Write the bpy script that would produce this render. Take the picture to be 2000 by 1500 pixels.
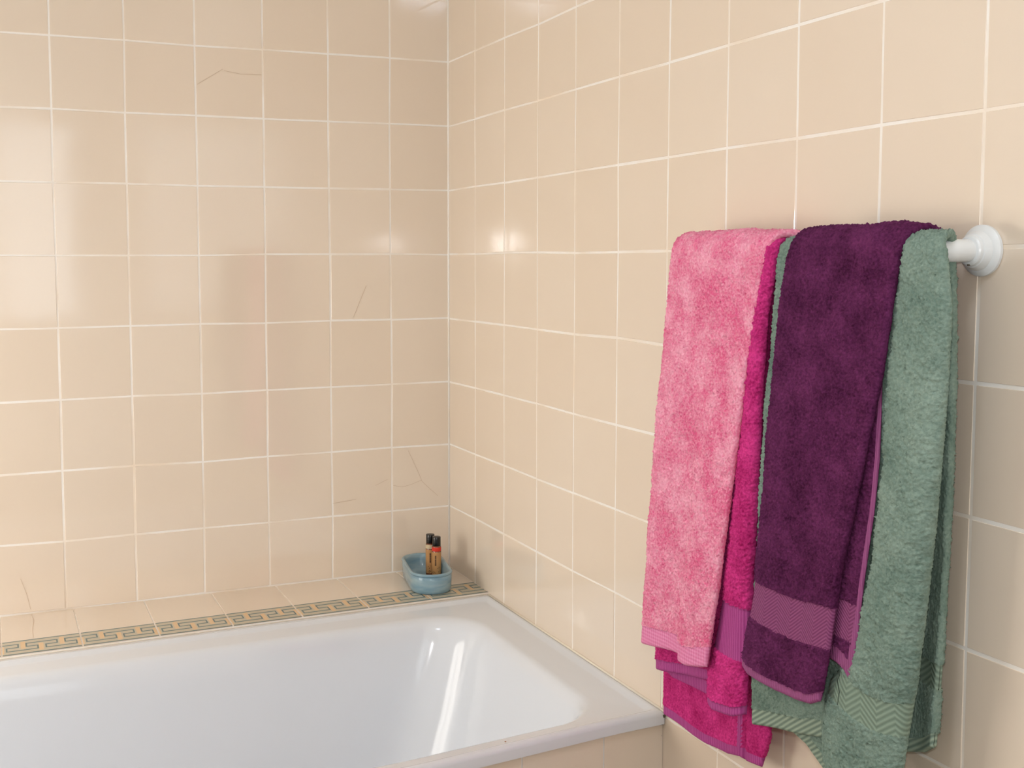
import bpy, math, random
import numpy as np
from mathutils import Matrix, Vector

for o in list(bpy.data.objects):
    bpy.data.objects.remove(o, do_unlink=True)
SC = bpy.context.scene
COL = SC.collection
rng = np.random.RandomState(7)
random.seed(7)

# ---------------------------------------------------------------- camera
cam_d = bpy.data.cameras.new('camera')
cam = bpy.data.objects.new('camera', cam_d)
COL.objects.link(cam)
R3 = [[0.938241, -0.3459621, -0.0037432],
      [0.0322805, 0.0767619, 0.9965268],
      [0.3444731, 0.9351031, -0.083189]]          # right, up, forward
CAM = Vector((-0.9517, -2.4572, 1.2544))
m = Matrix.Identity(4)
for i in range(3):
    m[i][0] = R3[0][i]; m[i][1] = R3[1][i]; m[i][2] = -R3[2][i]; m[i][3] = CAM[i]
cam.matrix_world = m
cam_d.sensor_width = 36.0
cam_d.sensor_fit = 'HORIZONTAL'
cam_d.lens = 2340.08 / 2000 * 36
cam_d.shift_x = 0.0806
cam_d.shift_y = -0.0242
cam_d.clip_start = 0.02
SC.camera = cam

# ---------------------------------------------------------------- colour management and light
vs = SC.view_settings
vs.view_transform = 'Standard'
vs.look = 'None'
vs.gamma = 1.0
vs.use_curve_mapping = False
vs.exposure = 0.27
w = bpy.data.worlds.new('world'); SC.world = w
w.use_nodes = True
w.node_tree.nodes['Background'].inputs[0].default_value = (0.8, 0.9, 1.0, 1)
w.node_tree.nodes['Background'].inputs[1].default_value = 0.4

ROOM_L, ROOM_B, ROOM_H = -1.78, -3.6, 2.36
FLASH_W, CEIL_W, FILL_WIN_L, WIN_R = 11.0, 24.0, 5.8, 1.5

def light(name, kind, loc, energy, col, **kw):
    d = bpy.data.lights.new(name, kind); d.energy = energy; d.color = col
    for k, v in kw.items(): setattr(d, k, v)
    o = bpy.data.objects.new(name, d); o.location = loc; COL.objects.link(o)
    return o
# the flash on top of the camera
light('camera_flash', 'POINT', (CAM.x + .01, CAM.y + .01, CAM.z + .06), FLASH_W, (1.0, 0.985, 0.98), shadow_soft_size=.018)

# ---------------------------------------------------------------- helpers
def lin(r, g, b):
    f = lambda c: (c / 255 / 12.92) if c / 255 <= .04045 else ((c / 255 + .055) / 1.055) ** 2.4
    return (f(r), f(g), f(b), 1)

def mat(name, col, rough=.5, **kw):
    m = bpy.data.materials.new(name); m.use_nodes = True
    p = m.node_tree.nodes['Principled BSDF']
    p.inputs['Base Color'].default_value = col
    p.inputs['Roughness'].default_value = rough
    for k, v in kw.items(): p.inputs[k].default_value = v
    return m

def N(m, t, **kw):
    n = m.node_tree.nodes.new(t)
    for k, v in kw.items():
        if k in n.inputs.keys(): n.inputs[k].default_value = v
        else: setattr(n, k, v)
    return n
def Lk(m, a, b): m.node_tree.links.new(a, b)
def P(m): return m.node_tree.nodes['Principled BSDF']

def noise_bump(m, scale, strength, dist=.001, detail=3, coord='Object'):
    tc = N(m, 'ShaderNodeTexCoord'); nz = N(m, 'ShaderNodeTexNoise', Scale=scale, Detail=detail)
    bp = N(m, 'ShaderNodeBump', Strength=strength, Distance=dist)
    Lk(m, tc.outputs[coord], nz.inputs['Vector']); Lk(m, nz.outputs['Fac'], bp.inputs['Height'])
    Lk(m, bp.outputs['Normal'], P(m).inputs['Normal'])
    return nz, bp, tc

def noise_color(m, c1, c2, scale, detail=4, lo=.3, hi=.7):
    tc = N(m, 'ShaderNodeTexCoord'); nz = N(m, 'ShaderNodeTexNoise', Scale=scale, Detail=detail)
    rp = N(m, 'ShaderNodeValToRGB')
    rp.color_ramp.elements[0].position = lo; rp.color_ramp.elements[0].color = c1
    rp.color_ramp.elements[1].position = hi; rp.color_ramp.elements[1].color = c2
    Lk(m, tc.outputs['Object'], nz.inputs['Vector']); Lk(m, nz.outputs['Fac'], rp.inputs['Fac'])
    Lk(m, rp.outputs['Color'], P(m).inputs['Base Color'])
    return rp

def link_mesh(name, verts, faces, mats, parent=None, fmat=None, smooth=False, attr=None):
    me = bpy.data.meshes.new(name)
    if isinstance(verts, np.ndarray) and isinstance(faces, np.ndarray):
        nf, k = faces.shape
        me.vertices.add(len(verts)); me.vertices.foreach_set('co', verts.astype(np.float32).ravel())
        me.loops.add(nf * k); me.loops.foreach_set('vertex_index', faces.astype(np.int32).ravel())
        me.polygons.add(nf); me.polygons.foreach_set('loop_start', np.arange(0, nf * k, k, dtype=np.int32))
        me.update(calc_edges=True); me.validate()
    else:
        me.from_pydata([tuple(v) for v in verts], [], [tuple(f) for f in faces])
    for mm in (mats if isinstance(mats, (list, tuple)) else [mats]): me.materials.append(mm)
    if fmat is not None: me.polygons.foreach_set('material_index', np.array(fmat, dtype=np.int32))
    if smooth: me.polygons.foreach_set('use_smooth', np.ones(len(me.polygons), dtype=bool))
    if attr is not None:
        a = me.attributes.new('tone', 'FLOAT', 'FACE'); a.data.foreach_set('value', np.array(attr, dtype=np.float32))
    me.update()
    o = bpy.data.objects.new(name, me); COL.objects.link(o)
    if parent: o.parent = parent
    return o

def tag(o, label=None, cat=None, group=None, kind=None):
    for k, v in (('label', label), ('category', cat), ('group', group), ('kind', kind)):
        if v: o[k] = v
    return o

class MB:
    def __init__(s): s.v = []; s.f = []; s.m = []; s.t = []
    def add(s, vs_, fs, mi=0, t=0):
        b = len(s.v); s.v += [tuple(v) for v in vs_]
        for f in fs: s.f.append(tuple(b + i for i in f)); s.m.append(mi); s.t.append(t)
    def box(s, x0, x1, y0, y1, z0, z1, mi=0):
        v = [(x0,y0,z0),(x1,y0,z0),(x1,y1,z0),(x0,y1,z0),(x0,y0,z1),(x1,y0,z1),(x1,y1,z1),(x0,y1,z1)]
        s.add(v, [(3,2,1,0),(4,5,6,7),(0,1,5,4),(1,2,6,5),(2,3,7,6),(3,0,4,7)], mi)
    def lathe(s, prof, c, n=40, mi=0, axis='z'):
        vs_ = []; fs = []
        for (r, h) in prof:
            for k in range(n):
                a = 2 * math.pi * k / n; ca, sa = r * math.cos(a), r * math.sin(a)
                vs_.append({'z': (c[0]+ca, c[1]+sa, c[2]+h), 'x': (c[0]+h, c[1]+ca, c[2]+sa)}[axis])
        for j in range(len(prof) - 1):
            for k in range(n):
                k2 = (k + 1) % n
                fs.append((j*n+k, j*n+k2, (j+1)*n+k2, (j+1)*n+k))
        fs.append(tuple(range(n))[::-1]); fs.append(tuple((len(prof)-1)*n + k for k in range(n)))
        s.add(vs_, fs, mi)
    def tube(s, pts, r, n=20, mi=0):
        pts = [Vector(p) for p in pts]; vs_ = []; fs = []
        up = Vector((0, 0, 1))
        for i, p in enumerate(pts):
            d = (pts[min(i+1, len(pts)-1)] - pts[max(i-1, 0)]).normalized()
            u = d.cross(up)
            if u.length < .1: u = d.cross(Vector((1, 0, 0)))
            u.normalize(); q = u.cross(d)
            for k in range(n):
                a = 2*math.pi*k/n; vs_.append(p + u*r*math.cos(a) + q*r*math.sin(a))
        for j in range(len(pts)-1):
            for k in range(n):
                k2 = (k+1) % n; fs.append((j*n+k, j*n+k2, (j+1)*n+k2, (j+1)*n+k))
        fs.append(tuple(range(n))[::-1]); fs.append(tuple((len(pts)-1)*n+k for k in range(n)))
        s.add(vs_, fs, mi)
    def obj(s, name, mats, parent=None, smooth=False, tone=False):
        return link_mesh(name, s.v, s.f, mats, parent, s.m, smooth, s.t if tone else None)

def autosmooth(o, deg=35):
    me = o.data
    me.polygons.foreach_set('use_smooth', np.ones(len(me.polygons), dtype=bool))
    me.set_sharp_from_angle(angle=math.radians(deg))

# ---------------------------------------------------------------- materials
def tile_material(name, c1, c2):
    m = mat(name, c1, .075)
    P(m).inputs['Specular IOR Level'].default_value = .85
    at = N(m, 'ShaderNodeAttribute', attribute_name='tone')
    tc = N(m, 'ShaderNodeTexCoord'); nz = N(m, 'ShaderNodeTexNoise', Scale=5.0, Detail=3.0)
    ad = N(m, 'ShaderNodeMath', operation='ADD'); hf = N(m, 'ShaderNodeMath', operation='MULTIPLY'); hf.inputs[1].default_value = .5
    mx = N(m, 'ShaderNodeMix', data_type='RGBA')
    Lk(m, tc.outputs['Object'], nz.inputs['Vector']); Lk(m, nz.outputs['Fac'], ad.inputs[0]); Lk(m, at.outputs['Fac'], ad.inputs[1])
    Lk(m, ad.outputs[0], hf.inputs[0]); Lk(m, hf.outputs[0], mx.inputs[0])
    mx.inputs[6].default_value = c1; mx.inputs[7].default_value = c2
    Lk(m, mx.outputs[2], P(m).inputs['Base Color'])
    n1 = N(m, 'ShaderNodeTexNoise', Scale=9.0, Detail=1.0); n2 = N(m, 'ShaderNodeTexNoise', Scale=260.0, Detail=2.0)
    b1 = N(m, 'ShaderNodeBump', Strength=.35, Distance=.0016); b2 = N(m, 'ShaderNodeBump', Strength=.06, Distance=.0004)
    Lk(m, tc.outputs['Object'], n1.inputs['Vector']); Lk(m, tc.outputs['Object'], n2.inputs['Vector'])
    Lk(m, n1.outputs['Fac'], b1.inputs['Height']); Lk(m, n2.outputs['Fac'], b2.inputs['Height'])
    Lk(m, b1.outputs['Normal'], b2.inputs['Normal']); Lk(m, b2.outputs['Normal'], P(m).inputs['Normal'])
    return m
M_tile = tile_material('beige_glazed_tile', lin(236, 219, 199), lin(241, 227, 210))
M_grout = mat('pale_grout', lin(243, 228, 212), .6)
noise_color(M_grout, lin(246, 230, 210), lin(254, 250, 244), 7, 3, .3, .55)
M_crack = mat('hairline_crack', lin(200, 176, 148), .5)
M_enamel = mat('white_enamel', lin(228, 232, 238), .13)
M_caulk = mat('cream_sealant', lin(244, 234, 216), .45)
M_key = mat('teal_key_glaze', lin(82, 112, 116), .25)
M_keybg = mat('grey_key_glaze', lin(196, 188, 166), .2)
M_keytan = mat('tan_key_glaze', lin(230, 196, 152), .2)
M_ceil = mat('white_ceiling_paint', lin(236, 232, 224), .8)
M_plast = mat('white_plastic', lin(236, 240, 242), .28)
M_floor = mat('floor_tile', lin(176, 150, 120), .3)
noise_color(M_floor, lin(112, 96, 78), lin(130, 112, 92), 5)

# ---------------------------------------------------------------- tiled walls
WT = .05                                   # the wall behind the tub runs slightly out of square
ux, uy = math.cos(WT), math.sin(WT)
nx, ny = -math.sin(WT), math.cos(WT)
def back_pt(s, z, d=0):                    # s = distance along the wall from the corner (negative), d = out towards the room
    return (s*ux - d*nx, s*uy - d*ny, z)
def right_pt(y, z, d=0):
    return (-d, y, z)

ROWZ = [1.68 + k*.1388 for k in range(5, 0, -1)] + [1.679, 1.5415, 1.403, 1.265, 1.125, .9848, .8458, .707, .571, .432, .293, .154, .015]
def build_tiled_wall(name, pt, cols, rows, thick_seed, cracks=(), backing=None):
    r = np.random.RandomState(thick_seed)
    mb = MB()
    nc, nr = len(cols), len(rows)
    jit = r.normal(0, .0006, (nc, nr, 2))
    # grout bed
    e = (cols[0], cols[-1], rows[-1], rows[0])
    mb.add([pt(e[0], e[2], -.0002), pt(e[1], e[2], -.0002), pt(e[1], e[3], -.0002), pt(e[0], e[3], -.0002),
            pt(e[0], e[2], -.08), pt(e[1], e[2], -.08), pt(e[1], e[3], -.08), pt(e[0], e[3], -.08)],
           [(0,1,2,3),(7,6,5,4),(0,4,5,1),(1,5,6,2),(2,6,7,3),(3,7,4,0)], 1)
    for i in range(nc - 1):
        for j in range(nr - 1):
            g = .0013 + abs(r.normal(0, .0003))
            bev = .0008
            tl = r.normal(0, .0019, 2); h0 = r.normal(0, .00015)
            P4 = []
            for (a, b, sa, sb) in ((i, j+1, 1, 1), (i+1, j+1, -1, 1), (i+1, j, -1, -1), (i, j, 1, -1)):
                jx, jz = jit[a, b]
                if a in (0, nc-1): jx = 0
                P4.append((cols[a] + jx, rows[b] + jz, sa, sb))
            cx = (cols[i] + cols[i+1])/2; cz = (rows[j] + rows[j+1])/2
            hh = lambda x, z: max(-.0002, .0004 + h0 + tl[0]*(x-cx) + tl[1]*(z-cz))
            lo = [pt(x + sa*g, z + sb*g, -.0007) for (x, z, sa, sb) in P4]
            up = [pt(x + sa*(g+bev), z + sb*(g+bev), hh(x, z)) for (x, z, sa, sb) in P4]
            tone = float(np.clip(r.normal(.5, .3), 0, 1))
            mb.add(lo + up, [(4,5,6,7), (0,1,5,4), (1,2,6,5), (2,3,7,6), (3,0,4,7)], 0, tone)
    for c in cracks:
        for (a, b) in zip(c[:-1], c[1:]):
            d = Vector((b[0]-a[0], b[1]-a[1])); q = Vector((-d.y, d.x)).normalized()*.0003
            mb.add([pt(a[0]-q.x, a[1]-q.y, .0011), pt(b[0]-q.x, b[1]-q.y, .0011), pt(b[0]+q.x, b[1]+q.y, .0011), pt(a[0]+q.x, a[1]+q.y, .0011)], [(0,1,2,3)], 2)
    o = mb.obj(name, [M_tile, M_grout, M_crack], tone=True)
    o['kind'] = 'structure'
    return o
BCOL = [-.1378*k for k in range(13, 6, -1)] + [-.8272, -.6895, -.5512, -.4138, -.2748, -.1373, 0.0]
RCOL = [-.15*k for k in range(24, 0, -1)] + [0.0]
CR = [[(-.0992,.8374),(-.087,.812),(-.074,.7845),(-.0668,.7668),(-.0472,.7482),(-.0287,.7317)],
      [(-.1346,.763),(-.1142,.758),(-.096,.7611),(-.0692,.7693)],
      [(-.2735,.7351),(-.2445,.7371),(-.2212,.7396)], [(-.1763,.7663),(-.1477,.7776)],
      [(-.2233,1.1316),(-.2115,1.1586),(-.1938,1.1986)], [(-.5476,1.6024),(-.5216,1.6189),(-.4954,1.6355)],
      [(-.4934,1.6326),(-.4589,1.6274),(-.4166,1.6288)], [(-.9104,.6409),(-.9001,.6094),(-.8934,.5781)]]
build_tiled_wall('wall_back', back_pt, BCOL, ROWZ, 3, CR)
build_tiled_wall('wall_right', right_pt, RCOL, [.556 if abs(z-.571) < 1e-6 else z for z in ROWZ], 11)

# white grout bead in the corner
mb = MB(); mb.tube([(-.0012, -.0012, .571), (-.0012, -.0012, 2.36)], .0026, 8)
o = mb.obj('trim_3', M_grout, smooth=True); o['kind'] = 'structure'

def box_obj(name, args_list, mats, kind='structure'):
    mb = MB()
    for a in args_list: mb.box(*a)
    o = mb.obj(name, mats)
    if kind: o['kind'] = kind
    return o
# left wall opened for the added fill window, rear wall with a window opening
WY0, WY1, WZ0, WZ1 = -.95, -.2, .62, 1.35
L = ROOM_L
box_obj('wall_left', [(L-.12, L, ROOM_B, WY0, 0, ROOM_H), (L-.12, L, WY1, .05, 0, ROOM_H), (L-.12, L, WY0, WY1, 0, WZ0), (L-.12, L, WY0, WY1, WZ1, ROOM_H)], M_ceil)
RX0, RX1, RZ0, RZ1 = -.95, -.12, .95, 1.93
B = ROOM_B
box_obj('wall_rear', [(L-.12, RX0, B-.12, B, 0, ROOM_H), (RX1, .08, B-.12, B, 0, ROOM_H), (RX0, RX1, B-.12, B, 0, RZ0), (RX0, RX1, B-.12, B, RZ1, ROOM_H)], M_ceil)
box_obj('ceiling', [(L-.12, .08, B-.12, .12, ROOM_H, ROOM_H+.1)], M_ceil)
box_obj('floor', [(L-.12, .08, B-.12, .12, -.1, 0)], M_floor)

def emis(name, col, s):
    m = mat(name, col, .4); p = P(m)
    p.inputs['Emission Color'].default_value = col; p.inputs['Emission Strength'].default_value = s
    return m
M_fill_pane = emis('added_window_glow', (1.0, .95, .88, 1), FILL_WIN_L)  # glowing pane of the added window, tinted to fill the lower walls
M_day2 = emis('daylit_frosted_glass_rear', (.85, .93, 1.0, 1), WIN_R)
def window(name, lo, hi, axis, at, glassm):
    # frame in the opening, frosted pane as a child
    fr = MB(); t = .045
    (a0, z0), (a1, z1) = lo, hi
    def bx(p0, p1, q0, q1, d0, d1):
        if axis == 'y': fr.box(at+d0, at+d1, p0, p1, q0, q1)
        else: fr.box(p0, p1, at+d0, at+d1, q0, q1)
    D0, D1 = -.09, -.02
    bx(a0, a1, z0, z0+t, D0, D1); bx(a0, a1, z1-t, z1, D0, D1)
    bx(a0, a0+t, z0+t, z1-t, D0, D1); bx(a1-t, a1, z0+t, z1-t, D0, D1)
    mid = (a0+a1)/2; bx(mid-.02, mid+.02, z0+t, z1-t, D0, D1)
    o = fr.obj(name, M_plast); o['kind'] = 'structure'
    g = MB()
    for (p0, p1) in ((a0+t, mid-.02), (mid+.02, a1-t)):
        if axis == 'y': g.box(at-.06, at-.052, p0, p1, z0+t, z1-t)
        else: g.box(p0, p1, at-.06, at-.052, z0+t, z1-t)
    g.obj('pane', glassm, o)
window('added_window_1', (WY0, WZ0), (WY1, WZ1), 'y', ROOM_L, M_fill_pane)  # unseen window added low beside the tub to brighten the lower corner
window('window_2', (RX0, RZ0), (RX1, RZ1), 'x', ROOM_B, M_day2)

# unseen ceiling lamp, added for general light in the room
M_opal = emis('added_lamp_opal', (.84, .95, 1.1, 1), CEIL_W)
lamp = bpy.data.objects.new('added_ceiling_lamp', None); COL.objects.link(lamp); lamp.location = (-.95, -2.0, ROOM_H)
tag(lamp, 'unseen round opal ceiling lamp added to light the room', 'lamp')
mb = MB(); mb.lathe([(.13, 0), (.13, -.015), (.12, -.02)], (0, 0, 0)); mb.obj('base', M_plast, lamp, True)
mb = MB(); mb.lathe([(.115, -.02), (.125, -.04), (.12, -.06), (.095, -.085), (.05, -.1), (.01, -.104)], (0, 0, 0)); mb.obj('lamp_shade', M_opal, lamp, True)

# ---------------------------------------------------------------- tiled ledge with key border
def kb(x): return -.2262 + .0745*x          # tub-side edge of the ledge
def kt(x): return -.1450 + .077*x           # upper line of the border
LZ = .5700
joints = [-.001, -.129] + [-.129 - .1366*k for k in range(1, 13)]
mb = MB()
mb.add([(0,0,LZ-.001),(0,kb(0),LZ-.001),(-1.78,kb(-1.78),LZ-.001),(-1.78,-.09,LZ-.001),(0,0,.1),(0,kb(0),.1),(-1.78,kb(-1.78),.1),(-1.78,-.09,.1)],
       [(0,1,2,3)[::-1],(4,5,6,7),(1,5,6,2)[::-1],(0,4,5,1)[::-1],(2,6,7,3)[::-1],(3,7,4,0)[::-1]], 1)
r = np.random.RandomState(5)
for a, b in zip(joints[:-1], joints[1:]):
    g = .0009; yw = lambda x: x*math.tan(WT) - .0015
    sh = .0                                   # joints run square to the wall
    lo = [(a-g, yw(a)), (b+g, yw(b)), (b+g, kb(b)+.0005), (a-g, kb(a)+.0005)]
    c = (sum(p[0] for p in lo)/4, sum(p[1] for p in lo)/4)
    ins = [(p[0] + (.0008 if p[0] < c[0] else -.0008), p[1] + (.0008 if p[1] < c[1] else -.0008)) for p in lo]
    tl = float(np.clip(r.normal(.4, .25), 0, 1))
    mb.add([(x, y, LZ-.001) for x, y in lo] + [(x, y, LZ) for x, y in ins], [(7,6,5,4), (0,4,5,1)[::1], (1,5,6,2), (2,6,7,3), (3,7,4,0)], 0, tl)
for c in [[(-.892,-.05),(-.888,-.096),(-.893,-.15),(-.893,-.204)]]:
    for (a, b) in zip(c[:-1], c[1:]):
        mb.add([(a[0]-.0004,a[1],LZ+.0002),(b[0]-.0004,b[1],LZ+.0002),(b[0]+.0004,b[1],LZ+.0002),(a[0]+.0004,a[1],LZ+.0002)], [(0,1,2,3)], 2)
ledge = mb.obj('trim_1', [M_tile, M_grout, M_crack], tone=True); ledge['kind'] = 'structure'
# border bitmap of one tile: 48 x 17 cells, two repeats of the key
W_, H_ = 48, 17
def line(bm, x0, y0, x1, y1):
    for x in range(min(x0, x1), max(x0, x1)+1):
        for y in range(min(y0, y1), max(y0, y1)+1):
            if 0 <= x < W_ and 0 <= y < H_: bm[y, x] = 2
bm = np.ones((H_, W_), int)
bm[1:16, :] = 1
for rep in (0, 1):
    o_ = rep*24
    bm[2:11, o_+11:o_+14] = 0               # tan tongue from above
    bm[6:15, o_+22:o_+24] = 0; bm[6:15, (o_+24) % 48:(o_+24) % 48+1] = 0
pts = lambda o_: [(o_-10, 4), (o_+9, 4), (o_+9, 8), (o_+2, 8), (o_+2, 12), (o_+21, 12), (o_+21, 8), (o_+14, 8), (o_+14, 4), (o_+33, 4)]
for o_ in (0, 24):
    q = pts(o_)
    for (a, b) in zip(q[:-1], q[1:]): line(bm, a[0], a[1], b[0], b[1])
bm[0, :] = 2; bm[16, :] = 2
mb = MB()
for a, b in zip(joints[:-1], joints[1:]):
    if b < -1.76: b = -1.76
    if a <= b: break
    x1 = a-.0016; x0 = b+.0016
    full = .1366-.0032
    for i in range(W_):                     # i from the left joint
        xa = x0 + full*i/W_; xb = x0 + full*(i+1)/W_
        if xa >= x1: break
        xb = min(xb, x1)
        j = 0
        while j < H_:
            k = j
            while k+1 < H_ and bm[k+1, i] == bm[j, i]: k += 1
            def Y(x, t): return kt(x) + (kb(x)+.0004 - kt(x))*t
            t0, t1 = j/H_, (k+1)/H_
            z = LZ + .0003
            mb.add([(xa, Y(xa, t1), z), (xb, Y(xb, t1), z), (xb, Y(xb, t0), z), (xa, Y(xa, t0), z)], [(0,1,2,3)], int(bm[j, i]))
            j = k+1
bo = mb.obj('greek_key_border', [M_keytan, M_keybg, M_key], ledge)
bo['label'] = 'teal greek key border along the front of the ledge tiles'

# ---------------------------------------------------------------- bathtub
TW = .6885
def tub_map(u, v, z):                       # u from the right wall leftwards, v from the ledge to the front
    x = -u
    s = min(u, .45); front = -.9100 - .158*max(0, s-.0) + (.004 if u < .05 else 0)
    front = -.9105 - .5*.16*(math.sqrt((s-.03)**2 + .0016) + (s-.03)) if True else front
    front += -.0745*max(0, u-.45)
    bk = kb(x)
    t = v/TW
    return (x, bk + (front-bk)*t, z)
TL = 1.76
def rrect(u0, u1, v0, v1, rs, n=14, m_=22):
    # rs radii for corners (u0,v0),(u1,v0),(u1,v1),(u0,v1)
    pts_ = []
    cs = [(u0, v0, rs[0], math.pi), (u1, v0, rs[1], 1.5*math.pi), (u1, v1, rs[2], 0), (u0, v1, rs[3], .5*math.pi)]
    cc = []
    for (u, v, r_, a0) in cs:
        cu = u + (r_ if u == u0 else -r_); cv = v + (r_ if v == v0 else -r_)
        cc.append([(cu + r_*math.cos(a0 + .5*math.pi*k/n), cv + r_*math.sin(a0 + .5*math.pi*k/n)) for k in range(n+1)])
    for i in range(4):
        pts_ += cc[i]
        a = cc[i][-1]; b = cc[(i+1) % 4][0]
        pts_ += [(a[0] + (b[0]-a[0])*k/m_, a[1] + (b[1]-a[1])*k/m_) for k in range(1, m_)]
    return pts_
RZ = .5635
loops = []
def addloop(du0, du1, dv0, dv1, z, r_):
    loops.append([tub_map(u, v, z) for (u, v) in rrect(.001+du0, TL-du1, dv0, TW-dv1, r_)])
q = lambda r_: (r_, r_, r_, r_)
addloop(.0, 0, .0, .004, RZ-.0205, q(.002))
addloop(.0, 0, .0, .0, RZ-.0185, q(.002))
addloop(.0, 0, .0, .0, RZ-.005, q(.002))
addloop(.0005, .002, .001, .0010, RZ-.0018, q(.002))
addloop(.003, .006, .004, .005, RZ+.0005, q(.003))
addloop(.007, .010, .009, .010, RZ+.0018, q(.006))
addloop(.012, .014, .014, .014, RZ+.001, q(.010))
addloop(.017, .018, .019, .018, RZ-.0035, q(.014))
addloop(.022, .022, .025, .022, RZ-.0045, q(.018))
BA = dict(u0=.080, u1=.10, v0=.070, v1=.045)
def basin(ins, dz, rb, rf, end=0):
    loops.append([tub_map(u, v, RZ+dz) for (u, v) in rrect(.001+BA['u0']+ins+end, TL-BA['u1']-ins, BA['v0']+ins, TW-BA['v1']-ins, (rb, rb, rf, rf))])
basin(-.006, -.0050, .105, .085)
basin(0, -.0062, .105, .085)
basin(.004, -.0085, .105, .085)
basin(.009, -.0145, .106, .086)
basin(.014, -.026, .108, .088)
basin(.019, -.050, .110, .092, .003)
basin(.027, -.100, .115, .098, .010)
basin(.038, -.170, .120, .105, .02)
basin(.052, -.250, .125, .115, .035)
basin(.066, -.310, .130, .12, .05)
basin(.082, -.345, .130, .12, .06)
basin(.105, -.368, .13, .12, .075)
basin(.140, -.378, .12, .11, .09)
basin(.200, -.382, .08, .08, .12)
basin(.275, -.384, .01, .01, .2)
n_ = len(loops[0]); V = [p for l in loops for p in l]; F = []
for j in range(len(loops)-1):
    for k in range(n_):
        k2 = (k+1) % n_
        F.append((j*n_+k, j*n_+k2, (j+1)*n_+k2, (j+1)*n_+k))
F.append(tuple((len(loops)-1)*n_ + k for k in range(n_)))
tub = bpy.data.objects.new('bathtub', None); COL.objects.link(tub)
tag(tub, 'white enamel bathtub built in below the tiled ledge', 'bathtub')
o = link_mesh('basin', V, F, M_enamel, tub); autosmooth(o, 50)
# small marks of wear on the front rim
M_rust = mat('rust_mark', lin(150, 100, 60), .7); M_dirt_line = mat('dark_grime_and_lip_line', lin(96, 88, 76), .8)
mb = MB(); p = (-.273, -.925)
mb.lathe([(.0014, 0), (.0011, .0004), (.0003, .0005)], (p[0], p[1], RZ-.0015), 10); mb.obj('chip', M_rust, tub, True)
# sealant beads (right wall) and grime in the front corner
mb = MB(); mb.tube([(-.0015, kb(0), RZ+.001), (-.0015, -.5, RZ+.001), (-.0015, -.912, RZ+.001)], .0022, 10)
mb.tube([(-.002, kb(0)+.0005, LZ-.0040), (-1.77, kb(-1.77)+.0005, LZ-.0040)], .0014, 8)
o = mb.obj('trim_4', M_caulk, smooth=True); o['kind'] = 'structure'

# tiled front of the tub
def fr(u): return Vector(tub_map(u, TW, 0)[:2])
mb = MB(); zt = RZ-.0195
us = [0, .109] + [.109 + .1445*k for k in range(1, 12)]
zs = [zt, .432, .293, .154, .015]
inset = .008
def ap(u, z, d=0):
    p = fr(u); return (p.x, p.y + inset - d, z)
for (u0, u1) in zip(us[:-1], us[1:]):
    steps = 6
    for s_ in range(steps):
        a = u0 + (u1-u0)*s_/steps; b = u0 + (u1-u0)*(s_+1)/steps
        mb.add([ap(a, 0), ap(b, 0), ap(b, zt), ap(a, zt)], [(0,1,2,3)[::-1]], 1)
    for (z1, z0) in zip(zs[:-1], zs[1:]):
        a, b = u0+.0012, u1-.0012; c, d = z0+.0012, z1-.0012
        if z1 == zt: d = z1
        n2 = 5; tl = float(np.clip(r.normal(.4, .3), 0, 1))
        for s_ in range(n2):
            p0 = a + (b-a)*s_/n2; p1 = a + (b-a)*(s_+1)/n2
            mb.add([ap(p0, c, .001), ap(p1, c, .001), ap(p1, d, .001), ap(p0, d, .001)], [(0,1,2,3)[::-1]], 0, tl)
o = mb.obj('trim_2', [M_tile, M_grout], tone=True); o['kind'] = 'structure'
mb = MB(); mb.tube([ap(0.003, zt-.02, -.001), ap(0.003, zt, -.001), (-.003, -.9125, RZ-.004)], .0022, 8)
mb.tube([ap(.001, zt-.002, .001)] + [ap(u, zt-.001, .001) for u in np.linspace(.01, .34, 12)], .0011, 6)  # thin dark line along the underside of the tub lip
o = mb.obj('trim_5', M_dirt_line, smooth=True); o['kind'] = 'structure'

# ---------------------------------------------------------------- soap dish
M_dish = mat('blue_ceramic_glaze', lin(132, 166, 190), .12)
rp = noise_color(M_dish, lin(116, 152, 172), lin(156, 182, 190), 16, 5, .32, .7)
M_dish.node_tree.nodes['Noise Texture'].inputs['Distortion'].default_value = .6
mp = N(M_dish, 'ShaderNodeMapping'); mp.inputs['Scale'].default_value = (1, 1, 5)
Lk(M_dish, M_dish.node_tree.nodes['Texture Coordinate'].outputs['Object'], mp.inputs['Vector']); Lk(M_dish, mp.outputs['Vector'], M_dish.node_tree.nodes['Noise Texture'].inputs['Vector'])
def stadium(L_, W2, n=16):
    r_ = W2/2; h = L_/2 - r_
    out = [(r_*math.cos(a), h + r_*math.sin(a)) for a in np.linspace(0, math.pi, n)]
    out += [(r_*math.cos(a), -h + r_*math.sin(a)) for a in np.linspace(math.pi, 2*math.pi, n)]
    return out
prof = [(-.006, 0), (-.003, .0), (-.001, .003), (0, .010), (.0005, .026), (.0005, .0345), (-.0005, .0355), (.0008, .0365), (.002, .0385), (.0018, .041), (.0, .0425), (-.003, .042), (-.005, .040), (-.0065, .034), (-.008, .018), (-.012, .009), (-.020, .006), (-.03, .0055)]
dish = bpy.data.objects.new('soap_dish', None); COL.objects.link(dish)
DC = Vector((-.0985, -.118, LZ + .0006)); DA = math.radians(-10)
dish.location = DC; dish.rotation_euler = (0, 0, DA)
tag(dish, 'oval blue glazed ceramic soap dish standing on the ledge in the corner', 'soap dish')
V = []; F = []
for (o_, h) in prof:
    V += [(x, y, h) for (x, y) in stadium(.186 + 2*o_, .086 + 2*o_)]
n_ = 32
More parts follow.
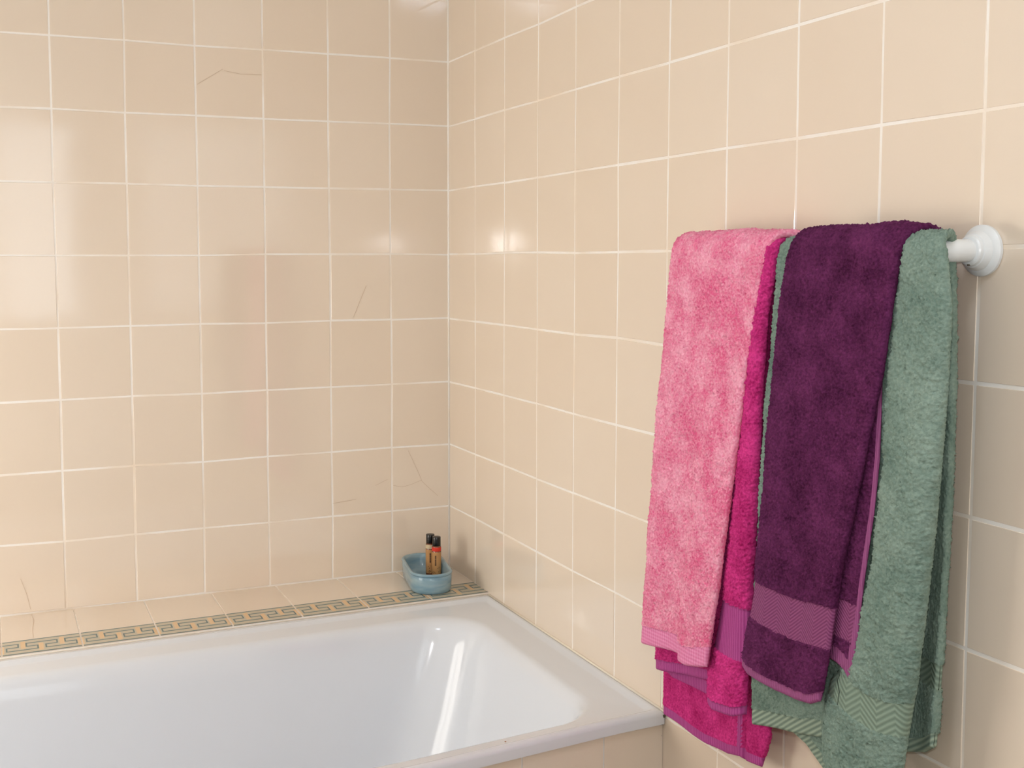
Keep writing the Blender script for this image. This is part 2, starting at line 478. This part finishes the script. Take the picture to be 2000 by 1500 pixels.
for j in range(len(prof)-1):
    for k in range(n_): F.append((j*n_+k, j*n_+(k+1) % n_, (j+1)*n_+(k+1) % n_, (j+1)*n_+k))
F.append(tuple(range(n_))[::-1]); F.append(tuple((len(prof)-1)*n_+k for k in range(n_)))
o = link_mesh('bowl', V, F, M_dish, dish); autosmooth(o, 60)

# ---------------------------------------------------------------- bottles
M_cap = mat('black_cap_plastic', lin(8, 7, 8), .25)
M_amber = mat('amber_bottle_liquid', lin(120, 62, 28), .15, **{'Coat Weight': .5})
M_label = mat('tan_label', lin(196, 146, 92), .4)
M_mark = mat('dark_label_print', lin(52, 26, 16), .5)
M_red = mat('red_neck_band', lin(226, 52, 30), .35)
M_pale = mat('pale_neck_band', lin(214, 196, 160), .4)
def bottle(loc, rz, neckm, label, neck_label, seed):
    b = bpy.data.objects.new('toiletry_bottle', None); COL.objects.link(b)
    b.location = loc; b.rotation_euler = (0, 0, rz)
    tag(b, label, 'bottle', 'miniature toiletry bottles in the soap dish')
    R_ = .0098
    mb = MB(); mb.lathe([(R_-.002, 0), (R_-.0004, .001), (R_, .003), (R_, .0690), (R_-.0006, .0700), (R_-.0012, .0708), (.006, .0712), (.006, .074)], (0, 0, 0), 36)
    o = mb.obj('body', M_amber, b); autosmooth(o, 40)
    mb = MB(); mb.lathe([(.0088, .0712), (.0090, .0716), (.0090, .0893), (.0084, .0903), (.006, .0908), (.001, .0909)], (0, 0, 0), 36)
    o = mb.obj('cap', M_cap, b); autosmooth(o, 40)
    def sleeve(z0, z1, rr, mi_, name, mt):
        mb = MB(); n = 48; vs_ = []
        for z in (z0, z1):
            for k in range(n): vs_.append((rr*math.cos(2*math.pi*k/n), rr*math.sin(2*math.pi*k/n), z))
        mb.add(vs_, [(k, (k+1) % n, n+(k+1) % n, n+k) for k in range(n)], 0)
        return mb, name, mt
    mb, nme, mt = sleeve(.007, .058, R_+.0002, 0, 'label', M_label)
    rr = random.Random(seed)
    def patch(a0, a1, z0, z1):
        n = max(2, int((a1-a0)/.12)); k = R_+.0004
        for i in range(n):
            p, q_ = a0+(a1-a0)*i/n, a0+(a1-a0)*(i+1)/n
            mb.add([(k*math.cos(p), k*math.sin(p), z0), (k*math.cos(q_), k*math.sin(q_), z0), (k*math.cos(q_), k*math.sin(q_), z1), (k*math.cos(p), k*math.sin(p), z1)], [(0,1,2,3)], 1)
    fa = -math.pi/2 - .55
    z = .051
    while z > .030:                          # a column of tiny upright lettering
        h = rr.uniform(.0012, .0024); patch(fa-.16, fa+.16, z-h, z); z -= h + .0006
    for _ in range(46):                      # speckled pattern near the foot
        a = rr.uniform(-math.pi, 0); z = .0075 + abs(rr.gauss(0, .0075)); h = rr.uniform(.0006, .0016)
        if z < .028: patch(a, a+rr.uniform(.06, .2), z, z+h)
    mb.obj(nme, [M_label, M_mark], b)
    mb, nme, mt = sleeve(.0600, .0685, R_+.0003, 0, 'neck_band', neckm); o = mb.obj('neck_band', mt, b, True)
    o['label'] = neck_label
BZ = LZ + .0006 + .0057
bottle((-.0765, -.082, BZ), .2, M_pale, 'amber bottle with black cap and pale neck, rear one in the blue dish', 'pale band under the cap', 1)
bottle((-.0722, -.1085, BZ), 0, M_red, 'amber bottle with black cap and bright red neck band, front one in the dish', 'bright red band under the cap', 2)

# ---------------------------------------------------------------- towel rail
rail = bpy.data.objects.new('towel_rail', None); COL.objects.link(rail); rail.location = (0, -1.505, 1.261)
tag(rail, 'white round towel rail with domed flanges fixed to the right tiled wall', 'towel rail')
BX, BZr, BR = -.055, 0, .0115
def post(y0, sgn):
    pts_ = [(-.004, y0, 0), (-.02, y0, 0), (-.036, y0, 0)]
    for k in range(1, 9):
        a = k/8*math.pi/2
        pts_.append((-.036-.019*math.sin(a), y0+sgn*.019*(1-math.cos(a)), 0))
    return pts_
p1 = post(0, 1); p2 = post(.425, -1)
mb = MB(); mb.tube(p1 + p2[::-1], BR, 24); o = mb.obj('bar', M_plast, rail, True)
for y0 in (0, .425):
    fl = MB(); fl.lathe([(.0245, -.0), (.0262, -.0015), (.0262, -.0045), (.0250, -.0055), (.0215, -.0085), (.0205, -.0088), (.0200, -.0105), (.0172, -.0155), (.0160, -.0160), (.0155, -.0190), (.0140, -.0205), (.0118, -.0210)], (0, y0, 0), 48, axis='x')
    o = fl.obj('wall_flange', M_plast, rail); autosmooth(o, 30)
    sc = MB(); sc.lathe([(.0016, .0), (.0016, -.0014), (.0008, -.0018)], (-.0200, y0-.001, -.0136), 10)
    sc.obj('screw', M_dirt_line, rail, True)

# ---------------------------------------------------------------- towels
def ip(tab, z):                              # table of (y, z) -> y at height z
    t = sorted([(b, a) for (a, b) in tab]); zz = [p[0] for p in t]; yy = [p[1] for p in t]
    return np.interp(z, zz, yy)
def ibot(tab, y):                            # table of (y, z) -> z at y
    t = sorted(tab); return np.interp(y, [p[0] for p in t], [p[1] for p in t])
def smooth_noise(shape, cell, r):
    a, b = shape; g = r.normal(0, 1, (int(a/cell)+3, int(b/cell)+3))
    x = np.linspace(0, g.shape[0]-2.001, a); y = np.linspace(0, g.shape[1]-2.001, b)
    xi = x.astype(int); yi = y.astype(int); fx = (x-xi)[:, None]; fy = (y-yi)[None, :]
    fx = fx*fx*(3-2*fx); fy = fy*fy*(3-2*fy)
    return (g[xi][:, yi]*(1-fx)*(1-fy) + g[xi+1][:, yi]*fx*(1-fy) + g[xi][:, yi+1]*(1-fx)*fy + g[xi+1][:, yi+1]*fx*fy)
RAILX, RAILZ = -.055, 1.261
def slab(out, L, Rr, bot, th, R=None, x0=None, ztop=None, backL=None, backR=None, backbot=None,
         offset=None, label=None, step=.0015, fuzz=.0008, seed=0, spread=0., blabel=None, thf=None, backoff=None):
    """one layer of cloth: hangs in front, optionally runs over the bar and down behind it"""
    r = np.random.RandomState(seed)
    ytop = (ip(L, 9), ip(Rr, 9)); width = abs(ytop[0]-ytop[1])
    # across: fine at the folded edges
    h = th/2; e = h*(1-np.cos(np.linspace(0, math.pi/2, 6)))/width
    mid = np.linspace(e[-1], 1-e[-1], max(8, int(width/step)))
    wv = np.concatenate([e[:-1], mid, (1-e[:-1])[::-1]]); nw = len(wv)
    drape = R is not None
    zt = RAILZ if drape else ztop
    hem = h*(1-np.cos(np.linspace(0, math.pi/2, 6)))
    yb0, yb1 = ip(L, bot_min(bot)), ip(Rr, bot_min(bot))
    zb = ibot(bot, yb0 + (yb1-yb0)*wv)
    Ln = float(zt - zb.mean()); nv = int(Ln/step)
    dl = np.concatenate([hem[:-1], np.linspace(hem[-1], Ln, nv)])           # distance up from the hem
    vf = dl/Ln
    Zf = zb[None, :] + (zt-zb)[None, :]*vf[:, None]
    yl = ip(L, Zf); yr = ip(Rr, Zf); Yf = yl + (yr-yl)*wv[None, :]
    Vd = (1-vf)[:, None]*np.ones_like(Zf)                                   # 0 at the bar, 1 at the hem
    xc = (RAILX - R) if drape else x0
    Xf = xc - spread*Vd
    if offset is not None: Xf = Xf - offset(Yf, Zf, Vd, wv[None, :]*np.ones_like(Zf))
    lab = np.zeros(Zf.shape, int)
    if label is not None: lab = label(Yf, Zf, zb[None, :]*np.ones_like(Zf), wv[None, :]*np.ones_like(Zf))
    X, Y, Z, LB, D = [Xf], [Yf], [Zf], [lab], [dl]
    if drape:
        na = max(8, int(math.pi*R/step)); an = np.linspace(0, math.pi, na+1)[1:]
        t = (an/math.pi)[:, None]
        bl, br = ip(backL, RAILZ), ip(backR, RAILZ)
        ya = Yf[-1][None, :]*(1-t) + (bl + (br-bl)*wv)[None, :]*t
        xo = Xf[-1] - xc
        X.append(RAILX - R*np.cos(an)[:, None] + xo[None, :]*(1-t)**2); Y.append(ya); Z.append(RAILZ + R*np.sin(an)[:, None]*np.ones((1, nw)))
        LB.append(np.zeros(ya.shape, int)); D.append(np.full(na, 1.0))
        y0b, y1b = ip(backL, bot_min(backbot)), ip(backR, bot_min(backbot))
        zbb = ibot(backbot, y0b + (y1b-y0b)*wv)
        Lb = float(RAILZ-zbb.mean()); nb = int(Lb/(step*1.15))
        db = np.concatenate([np.linspace(Lb, hem[-1], nb)[1:], hem[:-1][::-1]]); vb = db/Lb
        Zb = zbb[None, :] + (RAILZ-zbb)[None, :]*vb[:, None]
        yl = ip(backL, Zb); yr = ip(backR, Zb); Yb = yl + (yr-yl)*wv[None, :]
        Xb = np.full(Zb.shape, RAILX + R)
        if backoff is not None: Xb = Xb + backoff(Yb, Zb, (1-vb)[:, None]*np.ones_like(Zb), wv[None, :]*np.ones_like(Zb))
        X.append(Xb); Y.append(Yb); Z.append(Zb); D.append(db)
        LB.append(blabel(Yb, Zb, zbb[None, :]*np.ones_like(Zb), wv[None, :]*np.ones_like(Zb)) if blabel else np.zeros(Zb.shape, int))
    X, Y, Z, LB = map(np.vstack, (X, Y, Z, LB)); D = np.concatenate(D)
    C = np.stack([X, Y, Z], -1); nt = C.shape[0]
    du = np.gradient(C, axis=0); dw = np.gradient(C, axis=1)
    Nn = np.cross(du, dw); Nn /= np.maximum(np.linalg.norm(Nn, axis=2, keepdims=True), 1e-9)
    if Nn[nt//4, nw//2, 0] > 0: Nn = -Nn
    ew = np.minimum(wv, 1-wv)*width
    pe = np.sqrt(np.clip(1-(1-np.clip(ew/h, 0, 1))**2, 0, 1))
    ph = np.sqrt(np.clip(1-(1-np.clip(D/h, 0, 1))**2, 0, 1))
    if not drape:
        ph = ph*np.clip((Ln-D)/.03+.15, 0, 1)
    T = h*pe[None, :]*ph[:, None]
    if thf is not None: T = T*thf(Y, Z)
    pile = (LB == 0)
    def fz(side):
        ek = .35 + .65*pe[None, :]
        a = r.normal(0, 1, X.shape)*fuzz + smooth_noise(X.shape, 3.2, r)*fuzz*.6 + smooth_noise(X.shape, 11, r)*fuzz*.5 + smooth_noise(X.shape, 40, r)*.0009
        return np.where(pile, a*ek + .0005, -.0006 + .0001*a/fuzz)
    So = C + Nn*(T + fz(0))[..., None]; Si = C - Nn*(T + fz(1)*.6)[..., None]
    jit = r.normal(0, fuzz*.35, X.shape)*pile
    So[..., 1] += jit; So[..., 2] += r.normal(0, fuzz*.35, X.shape)*pile
    So[..., 0] = np.minimum(So[..., 0], -.004); Si[..., 0] = np.minimum(Si[..., 0], -.004)
    verts = np.concatenate([So.reshape(-1, 3), Si.reshape(-1, 3)])
    idx = np.arange(nt*nw).reshape(nt, nw)
    a, b, c, d = idx[:-1, :-1], idx[:-1, 1:], idx[1:, 1:], idx[1:, :-1]
    f1 = np.stack([a, b, c, d], -1).reshape(-1, 4); o2 = nt*nw
    f2 = np.stack([a, d, c, b], -1).reshape(-1, 4) + o2
    lf = LB[:-1, :-1].reshape(-1)
    rim = []; rl = []
    for (i0, i1, l) in [(idx[0, :-1], idx[0, 1:], LB[0, :-1]), (idx[-1, 1:], idx[-1, :-1], LB[-1, 1:]), (idx[1:, 0], idx[:-1, 0], LB[:-1, 0]), (idx[:-1, -1], idx[1:, -1], LB[:-1, -1])]:
        rim.append(np.stack([i0, i0+o2, i1+o2, i1], -1)); rl.append(l)
    F_ = np.concatenate([f1, f2] + rim); LL = np.concatenate([lf, lf] + rl)
    out.append((verts, F_, LL))
def bot_min(b): return sum(p[1] for p in b)/len(b)

def finish_towel(name, layers, mats, names, label, plabels):
    root = bpy.data.objects.new(name, None); COL.objects.link(root)
    tag(root, label, 'towel', 'bath towels hanging on the rail')
    for k in range(len(mats)):
        Vs, Fs = [], []; b = 0
        for (v, f, l) in layers:
            ff = f[l == k]
            if len(ff) == 0: continue
            u, inv = np.unique(ff, return_inverse=True)
            Vs.append(v[u]); Fs.append(inv.reshape(ff.shape) + b); b += len(u)
        if Vs:
            o = link_mesh(names[k], np.concatenate(Vs), np.concatenate(Fs), mats[k], root, smooth=True)
            if plabels[k]: o['label'] = plabels[k]
    return root

def terry(name, c1, c2, mott=9.0, lo=.35, hi=.68):
    m = mat(name, c1, .95)
    p = P(m); p.inputs['Specular IOR Level'].default_value = .1
    p.inputs['Sheen Weight'].default_value = .35; p.inputs['Sheen Roughness'].default_value = .45
    p.inputs['Sheen Tint'].default_value = c2
    tc = N(m, 'ShaderNodeTexCoord')
    n1 = N(m, 'ShaderNodeTexNoise', Scale=mott, Detail=4.0, Roughness=.65)
    n2 = N(m, 'ShaderNodeTexNoise', Scale=330.0, Detail=2.0)
    for n in (n1, n2): Lk(m, tc.outputs['Object'], n.inputs['Vector'])
    mx = N(m, 'ShaderNodeMath', operation='MULTIPLY_ADD'); mx.inputs[1].default_value = .45
    Lk(m, n2.outputs['Fac'], mx.inputs[0]); 
    ml = N(m, 'ShaderNodeMath', operation='MULTIPLY'); ml.inputs[1].default_value = .6
    Lk(m, n1.outputs['Fac'], ml.inputs[0]); Lk(m, ml.outputs[0], mx.inputs[2])
    rp = N(m, 'ShaderNodeValToRGB'); rp.color_ramp.elements[0].position = lo; rp.color_ramp.elements[1].position = hi
    rp.color_ramp.elements[0].color = c1; rp.color_ramp.elements[1].color = c2
    Lk(m, mx.outputs[0], rp.inputs['Fac']); Lk(m, rp.outputs['Color'], p.inputs['Base Color'])
    bp = N(m, 'ShaderNodeBump', Strength=.7, Distance=.0012); Lk(m, n2.outputs['Fac'], bp.inputs['Height'])
    Lk(m, bp.outputs['Normal'], p.inputs['Normal'])
    return m
def woven(name, c1, c2, mode, period):
    """flat woven border: 'waffle', 'chevron' (zigzag rows) or 'slant' (parallel slanting ribs)"""
    m = mat(name, c1, .7); p = P(m); p.inputs['Specular IOR Level'].default_value = .2
    tc = N(m, 'ShaderNodeTexCoord'); sp = N(m, 'ShaderNodeSeparateXYZ'); Lk(m, tc.outputs['Object'], sp.inputs[0])
    def M(op, a, b=None):
        n = N(m, 'ShaderNodeMath', operation=op)
        for i, v in enumerate((a, b)):
            if v is None: continue
            if isinstance(v, (int, float)): n.inputs[i].default_value = v
            else: Lk(m, v, n.inputs[i])
        return n.outputs[0]
    y, z = sp.outputs['Y'], sp.outputs['Z']
    w2 = 2*math.pi/period
    if mode == 'chevron':
        tri = M('PINGPONG', y, .022)
        h = M('SINE', M('MULTIPLY', M('ADD', z, M('MULTIPLY', tri, .8)), w2))
    elif mode == 'slant':
        h = M('SINE', M('MULTIPLY', M('ADD', z, M('MULTIPLY', y, .75)), w2))
    elif mode == 'waffle':
        h = M('MULTIPLY', M('ADD', M('SINE', M('MULTIPLY', y, w2)), M('SINE', M('MULTIPLY', z, w2))), .5)
    else:
        h = M('SINE', M('MULTIPLY', y, w2))
    h01 = M('MULTIPLY', M('ADD', h, 1.0), .5)
    mx = N(m, 'ShaderNodeMix', data_type='RGBA'); mx.inputs[6].default_value = c1; mx.inputs[7].default_value = c2
    Lk(m, h01, mx.inputs[0]); Lk(m, mx.outputs[2], p.inputs['Base Color'])
    bp = N(m, 'ShaderNodeBump', Strength=.6, Distance=.0008); Lk(m, h01, bp.inputs['Height']); Lk(m, bp.outputs['Normal'], p.inputs['Normal'])
    return m
sst = lambda x, a, b: (lambda t: t*t*(3-2*t))(np.clip((x-a)/(b-a), 0, 1))

# light pink towel
T1 = terry('light_pink_terry', lin(232, 100, 146), lin(255, 180, 204), 26.0, .40, .64)
T1b = woven('pale_pink_waffle', lin(226, 120, 168), lin(242, 158, 200), 'waffle', .0048)
lay = []
pL = [(-1.0511,1.2815),(-1.0400,1.2437),(-1.0365,1.1881),(-1.0238,1.0461),(-1.0168,.9374),(-1.0125,.8273),(-1.0052,.7145),(-1.005,.6)]
pR = [(-1.278,1.2793),(-1.2517,1.2630),(-1.234,1.1828),(-1.2154,1.0685),(-1.1987,.9373),(-1.1871,.8361),(-1.1707,.7322),(-1.168,.6)]
pB = [(-1.0053,.7108),(-1.0753,.7215),(-1.1023,.7245),(-1.1082,.7184),(-1.1257,.7185),(-1.1600,.7269),(-1.1707,.7309)]
def off(y, z, v, w): return .0055*sst(-y, 1.100+.03*(1-v), 1.111+.05*(1-v))*sst(v, .25, .95) + .0025*np.sin(w*9+1)*sst(v, .1, .6)
slab(lay, pL, pR, pB, .0085, R=.0237, backL=[(-1.045,1.3),(-1.02,.7)], backR=[(-1.285,1.3),(-1.18,.7)], backbot=[(-1.03,.80),(-1.24,.80)],
     offset=off, spread=.016, seed=1, label=lambda y, z, zb, w: np.where(z-zb < .0265, 1, 0))
finish_towel('pink_towel', lay, [T1, T1b], ['terry_cloth', 'waffle_band'], 'light pink terry towel hanging over the left end of the rail', [None, 'pale pink waffle-woven band along the lower edge'])

# magenta towel
T2 = terry('magenta_terry', lin(160, 24, 92), lin(226, 68, 150), 24.0, .36, .66)
T2b = woven('mauve_magenta_band', lin(166, 62, 134), lin(188, 86, 156), 'rib', .004)
lay = []
mL = [(-1.0440,1.2782),(-1.0350,1.1877),(-1.0223,1.045),(-1.0148,.8991),(-1.0078,.7138),(-1.0078,.6)]
mR = [(-1.2682,1.2747),(-1.2554,1.1836),(-1.2489,1.072),(-1.2457,.946),(-1.2415,.8495),(-1.2361,.7511),(-1.2316,.69),(-1.2316,.6)]
mB = [(-1.0081,.6713),(-1.0966,.6903),(-1.1430,.7010),(-1.1490,.6741),(-1.1657,.6700),(-1.2108,.6780),(-1.2316,.6880)]
mR = [(y + .009*min(1, max(0, (1.27-z)/.1)) - .003*min(1, max(0, (.9-z)/.2)), z) for (y, z) in mR]
rollL = [(-1.2351,1.2721),(-1.2224,1.1822),(-1.2012,1.0022),(-1.1783,.8332),(-1.1525,.7242),(-1.1468,.6741),(-1.1468,.5)]
def roll(y, z, Lt, Rt, B, p=2.2):
    a = ip(Lt, z); b = ip(Rt, z); s = (y-(a+b)/2)/((b-a)/2)
    return B*np.sqrt(np.clip(1-np.abs(np.clip(s, -1, 1))**p, 0, 1))
def off(y, z, v, w): return roll(y, z, rollL, mR, .006+.008*v) + .002*np.sin(w*14)*sst(v, .3, 1)
def lb(y, z, zb, w):
    hemw = np.where(y < -1.146, .0125, .0150)
    a = np.where(z-zb < hemw, 1, 0)
    inroll = y < ip(rollL, z)
    return np.where(inroll & (z > .752) & (z < .820), 1, a)
cL = [(-1.035,1.3),(-1.0143,1.2575),(-.9900,.8909),(-.972,.6609),(-.9724,.5)]
cR = [(-1.262,1.3),(-1.2313,1.2),(-1.215,.9362),(-1.2153,.7396),(-1.2172,.6468),(-1.2001,.5962)]
cB = [(-.9724,.5878),(-1.0833,.5867),(-1.1321,.5915),(-1.1620,.6000),(-1.1700,.5960),(-1.2001,.6005),(-1.2172,.606)]
def boff(y, z, v, w): return .006*sst(-y, 1.163, 1.170)*sst(v, .5, .9) + .0015*np.sin(w*12)*sst(v, .2, .8)
slab(lay, mL, mR, mB, .008, R=.0157, backL=cL, backR=cR, backbot=cB, offset=off, seed=2, label=lb, backoff=boff, spread=.0035,
     blabel=lambda y, z, zb, w: np.where((z-zb < .0155) | ((y < -1.158) & (y > -1.1640) & (z < .68)), 1, 0))
slab(lay, [(-1.0102,1.2),(-1.0102,.6)], [(-1.150,1.2),(-1.150,.6)], [(-1.0102,.6690),(-1.03,.6655),(-1.0769,.6690),(-1.1327,.6720),(-1.15,.675)], .0045, x0=-.0620, ztop=.95, seed=21,
     label=lambda y, z, zb, w: np.where(z-zb < .018, 1, 0))
finish_towel('magenta_towel', lay, [T2, T2b], ['terry_cloth', 'woven_band'], 'deep magenta terry towel mostly hidden beneath the light pink one', [None, 'mauve woven bands and hems'])

# sage green towel
T3 = terry('sage_green_terry', lin(100, 124, 114), lin(146, 166, 154), 20.0, .34, .7)
T3b = woven('green_chevron_band', lin(116, 136, 122), lin(142, 162, 146), 'chevron', .0068)
T3c = woven('green_slanting_hem', lin(112, 132, 120), lin(160, 178, 160), 'slant', .0068)
lay = []
gL = [(-1.276,1.2758),(-1.2692,1.2446),(-1.26,1.1349),(-1.2539,1.0726),(-1.2488,1.0096),(-1.2425,.8818),(-1.2372,.7839),(-1.2353,.6756),(-1.2353,.5)]
gR = [(-1.5480,1.30),(-1.5440,1.2702),(-1.5540,1.2069),(-1.5536,1.128),(-1.5487,1.0575),(-1.5432,.9805),(-1.5349,.9012),(-1.5257,.8197),(-1.5112,.734),(-1.500,.65),(-1.497,.6)]
gR = [(y+.0150, z) for (y, z) in gR]
gL = [(y + (.006 if z > .85 else 0), z) for (y, z) in gL]
gB = [(-1.2353,.6756),(-1.2715,.6847),(-1.3205,.6968),(-1.3720,.7100),(-1.3800,.7020),(-1.40,.680),(-1.43,.662),(-1.47,.655),(-1.50,.655)]
grl = [(-1.478,1.2724),(-1.4640,1.1504),(-1.4640,1.0433),(-1.4540,.9316),(-1.428,.8226),(-1.387,.7836),(-1.3760,.7398),(-1.3760,.5)]
def off(y, z, v, w): return roll(y, z, grl, gR, .005+.013*sst(v, 0, .5), 3.2) + .0015*np.sin(w*17+2)*sst(v, .3, 1)
def lb(y, z, zb, w):
    inroll = y < ip(grl, z)
    a = np.where(~inroll & (z-zb < .020), 2, 0)
    zc = .782 + .006*np.sin((y+1.43)*40)
    return np.where(inroll & (z > zc-.018) & (z < zc+.018), 1, a)
bL = [(-1.45,1.3),(-1.42,1.0),(-1.42,.6)]
bR = [(-1.5040,1.30),(-1.5040,1.2659),(-1.5100,1.1942),(-1.513,1.1221),(-1.5139,1.0231),(-1.5125,.9436),(-1.5089,.8618),(-1.5063,.8067),(-1.5018,.7421),(-1.50,.6)]
slab(lay, gL, gR, gB, .0085, R=.0160, backL=[(-1.28,1.3),(-1.30,1.0),(-1.40,.75),(-1.40,.6)], backR=bR, backbot=[(-1.40,.716),(-1.4385,.7168),(-1.4839,.7319),(-1.5017,.7448)], offset=off, seed=3, label=lb, spread=.002,
     blabel=lambda y, z, zb, w: np.where(z-zb < .017, 2, np.where((z > .808) & (z < .836), 1, 0)), backoff=lambda y, z, v, w: .004*np.sin(w*10)*sst(v, .1, .5), fuzz=.0009)
slab(lay, [(-1.28,1.2),(-1.28,.5)], [(-1.46,1.2),(-1.46,.5)], [(-1.28,.6901),(-1.3212,.6813),(-1.3561,.6632),(-1.42,.635),(-1.46,.63)], .005, x0=-.0600, ztop=.95, seed=31,
     label=lambda y, z, zb, w: np.where(z-zb < .016, 2, 0))
g = finish_towel('green_towel', lay, [T3, T3b, T3c], ['terry_cloth', 'chevron_band', 'hem'], 'sage green terry towel on the right end of the rail beside the purple one', [None, 'flat chevron-woven band', 'ribbed slanting hem'])

# purple towel
T4 = terry('purple_terry', lin(62, 20, 52), lin(112, 50, 96), 22.0, .36, .68)
T4b = woven('mauve_chevron_band', lin(124, 58, 102), lin(150, 82, 128), 'chevron', .0042)
T4c = woven('mauve_hem', lin(148, 76, 126), lin(162, 90, 140), 'rib', .003)
lay = []
uL = [(-1.3091,1.2822),(-1.2944,1.2566),(-1.2845,1.1969),(-1.2717,1.0749),(-1.2636,.9504),(-1.2574,.8547),(-1.2373,.7592),(-1.2373,.6)]
uR = [(-1.4830,1.2816),(-1.4750,1.2563),(-1.4669,1.2036),(-1.4565,1.1289),(-1.4412,1.0624),(-1.4243,.9823),(-1.4063,.9107),(-1.3965,.8333),(-1.3832,.7676),(-1.383,.6)]
uB = [(-1.2373,.7612),(-1.2523,.7543),(-1.303,.7522),(-1.3412,.7548),(-1.3684,.7595),(-1.3832,.7676)]
shf = lambda t, k: [(y - k*min(1, max(0, (1.26-z)/.5)), z) for (y, z) in t]
uL, uR, uB = shf(uL, .018), shf(uR, .018), shf(uB, .018)
def off(y, z, v, w): return .002*np.sin(w*8+.5)*sst(v, .1, .5) + .003*sst(v, .4, 1)*np.sin(w*math.pi)
def lb(y, z, zb, w):
    f = (y+1.2553)/(-1.4012+1.2553)
    zt_ = .874 - .007*np.sin(np.clip(f, 0, 1)*math.pi); z0 = zt_ - .047
    return np.where(z-zb < .0105, 2, np.where((z > z0) & (z < zt_), 1, 0))
slab(lay, uL, uR, uB, .0085, R=.0243, backL=[(-1.31,1.3),(-1.30,.8)], backR=[(-1.500,1.30),(-1.47,1.1),(-1.43,.8)], backbot=[(-1.30,.86),(-1.45,.86)], offset=off, seed=4, label=lb, spread=.024)
u2L = [(-1.40,1.25),(-1.36,.75)]
u2R = [(-1.4640,1.2663),(-1.4516,1.1923),(-1.4495,1.1279),(-1.4514,1.0416),(-1.4481,.9864),(-1.438,.901),(-1.4322,.8431),(-1.4256,.8024),(-1.42,.7)]
u2R = shf(u2R, .011)
slab(lay, u2L, u2R, [(-1.37,.817),(-1.4101,.8131),(-1.4239,.8086),(-1.435,.7996)], .0055, x0=-.0775, ztop=1.22, seed=41, offset=lambda y, z, v, w: .0150*sst(v, .12, 1),
     label=lambda y, z, zb, w: np.where((y < ip(u2R, z)+.0055+.004*sst(-z, -.9, -.8)) | (z-zb < .017), 2, np.where((z > .842) & (z < .884), 1, 0)))
finish_towel('purple_towel', lay, [T4, T4b, T4c], ['terry_cloth', 'chevron_band', 'hem'], 'dark purple terry towel with a mauve band, hanging partly over the green one', [None, 'mauve chevron-woven band', 'smooth mauve hem and selvedge'])
# a loose thread on the green towel
mb = MB(); mb.tube([(-.0985, -1.4225, .815), (-.0990, -1.4235, .803), (-.0988, -1.4200, .797), (-.0990, -1.4240, .785), (-.0990, -1.4215, .770)], .0004, 6)
t = mb.obj('loose_thread', mat('dark_green_thread', lin(40, 56, 48), .8), g, True)
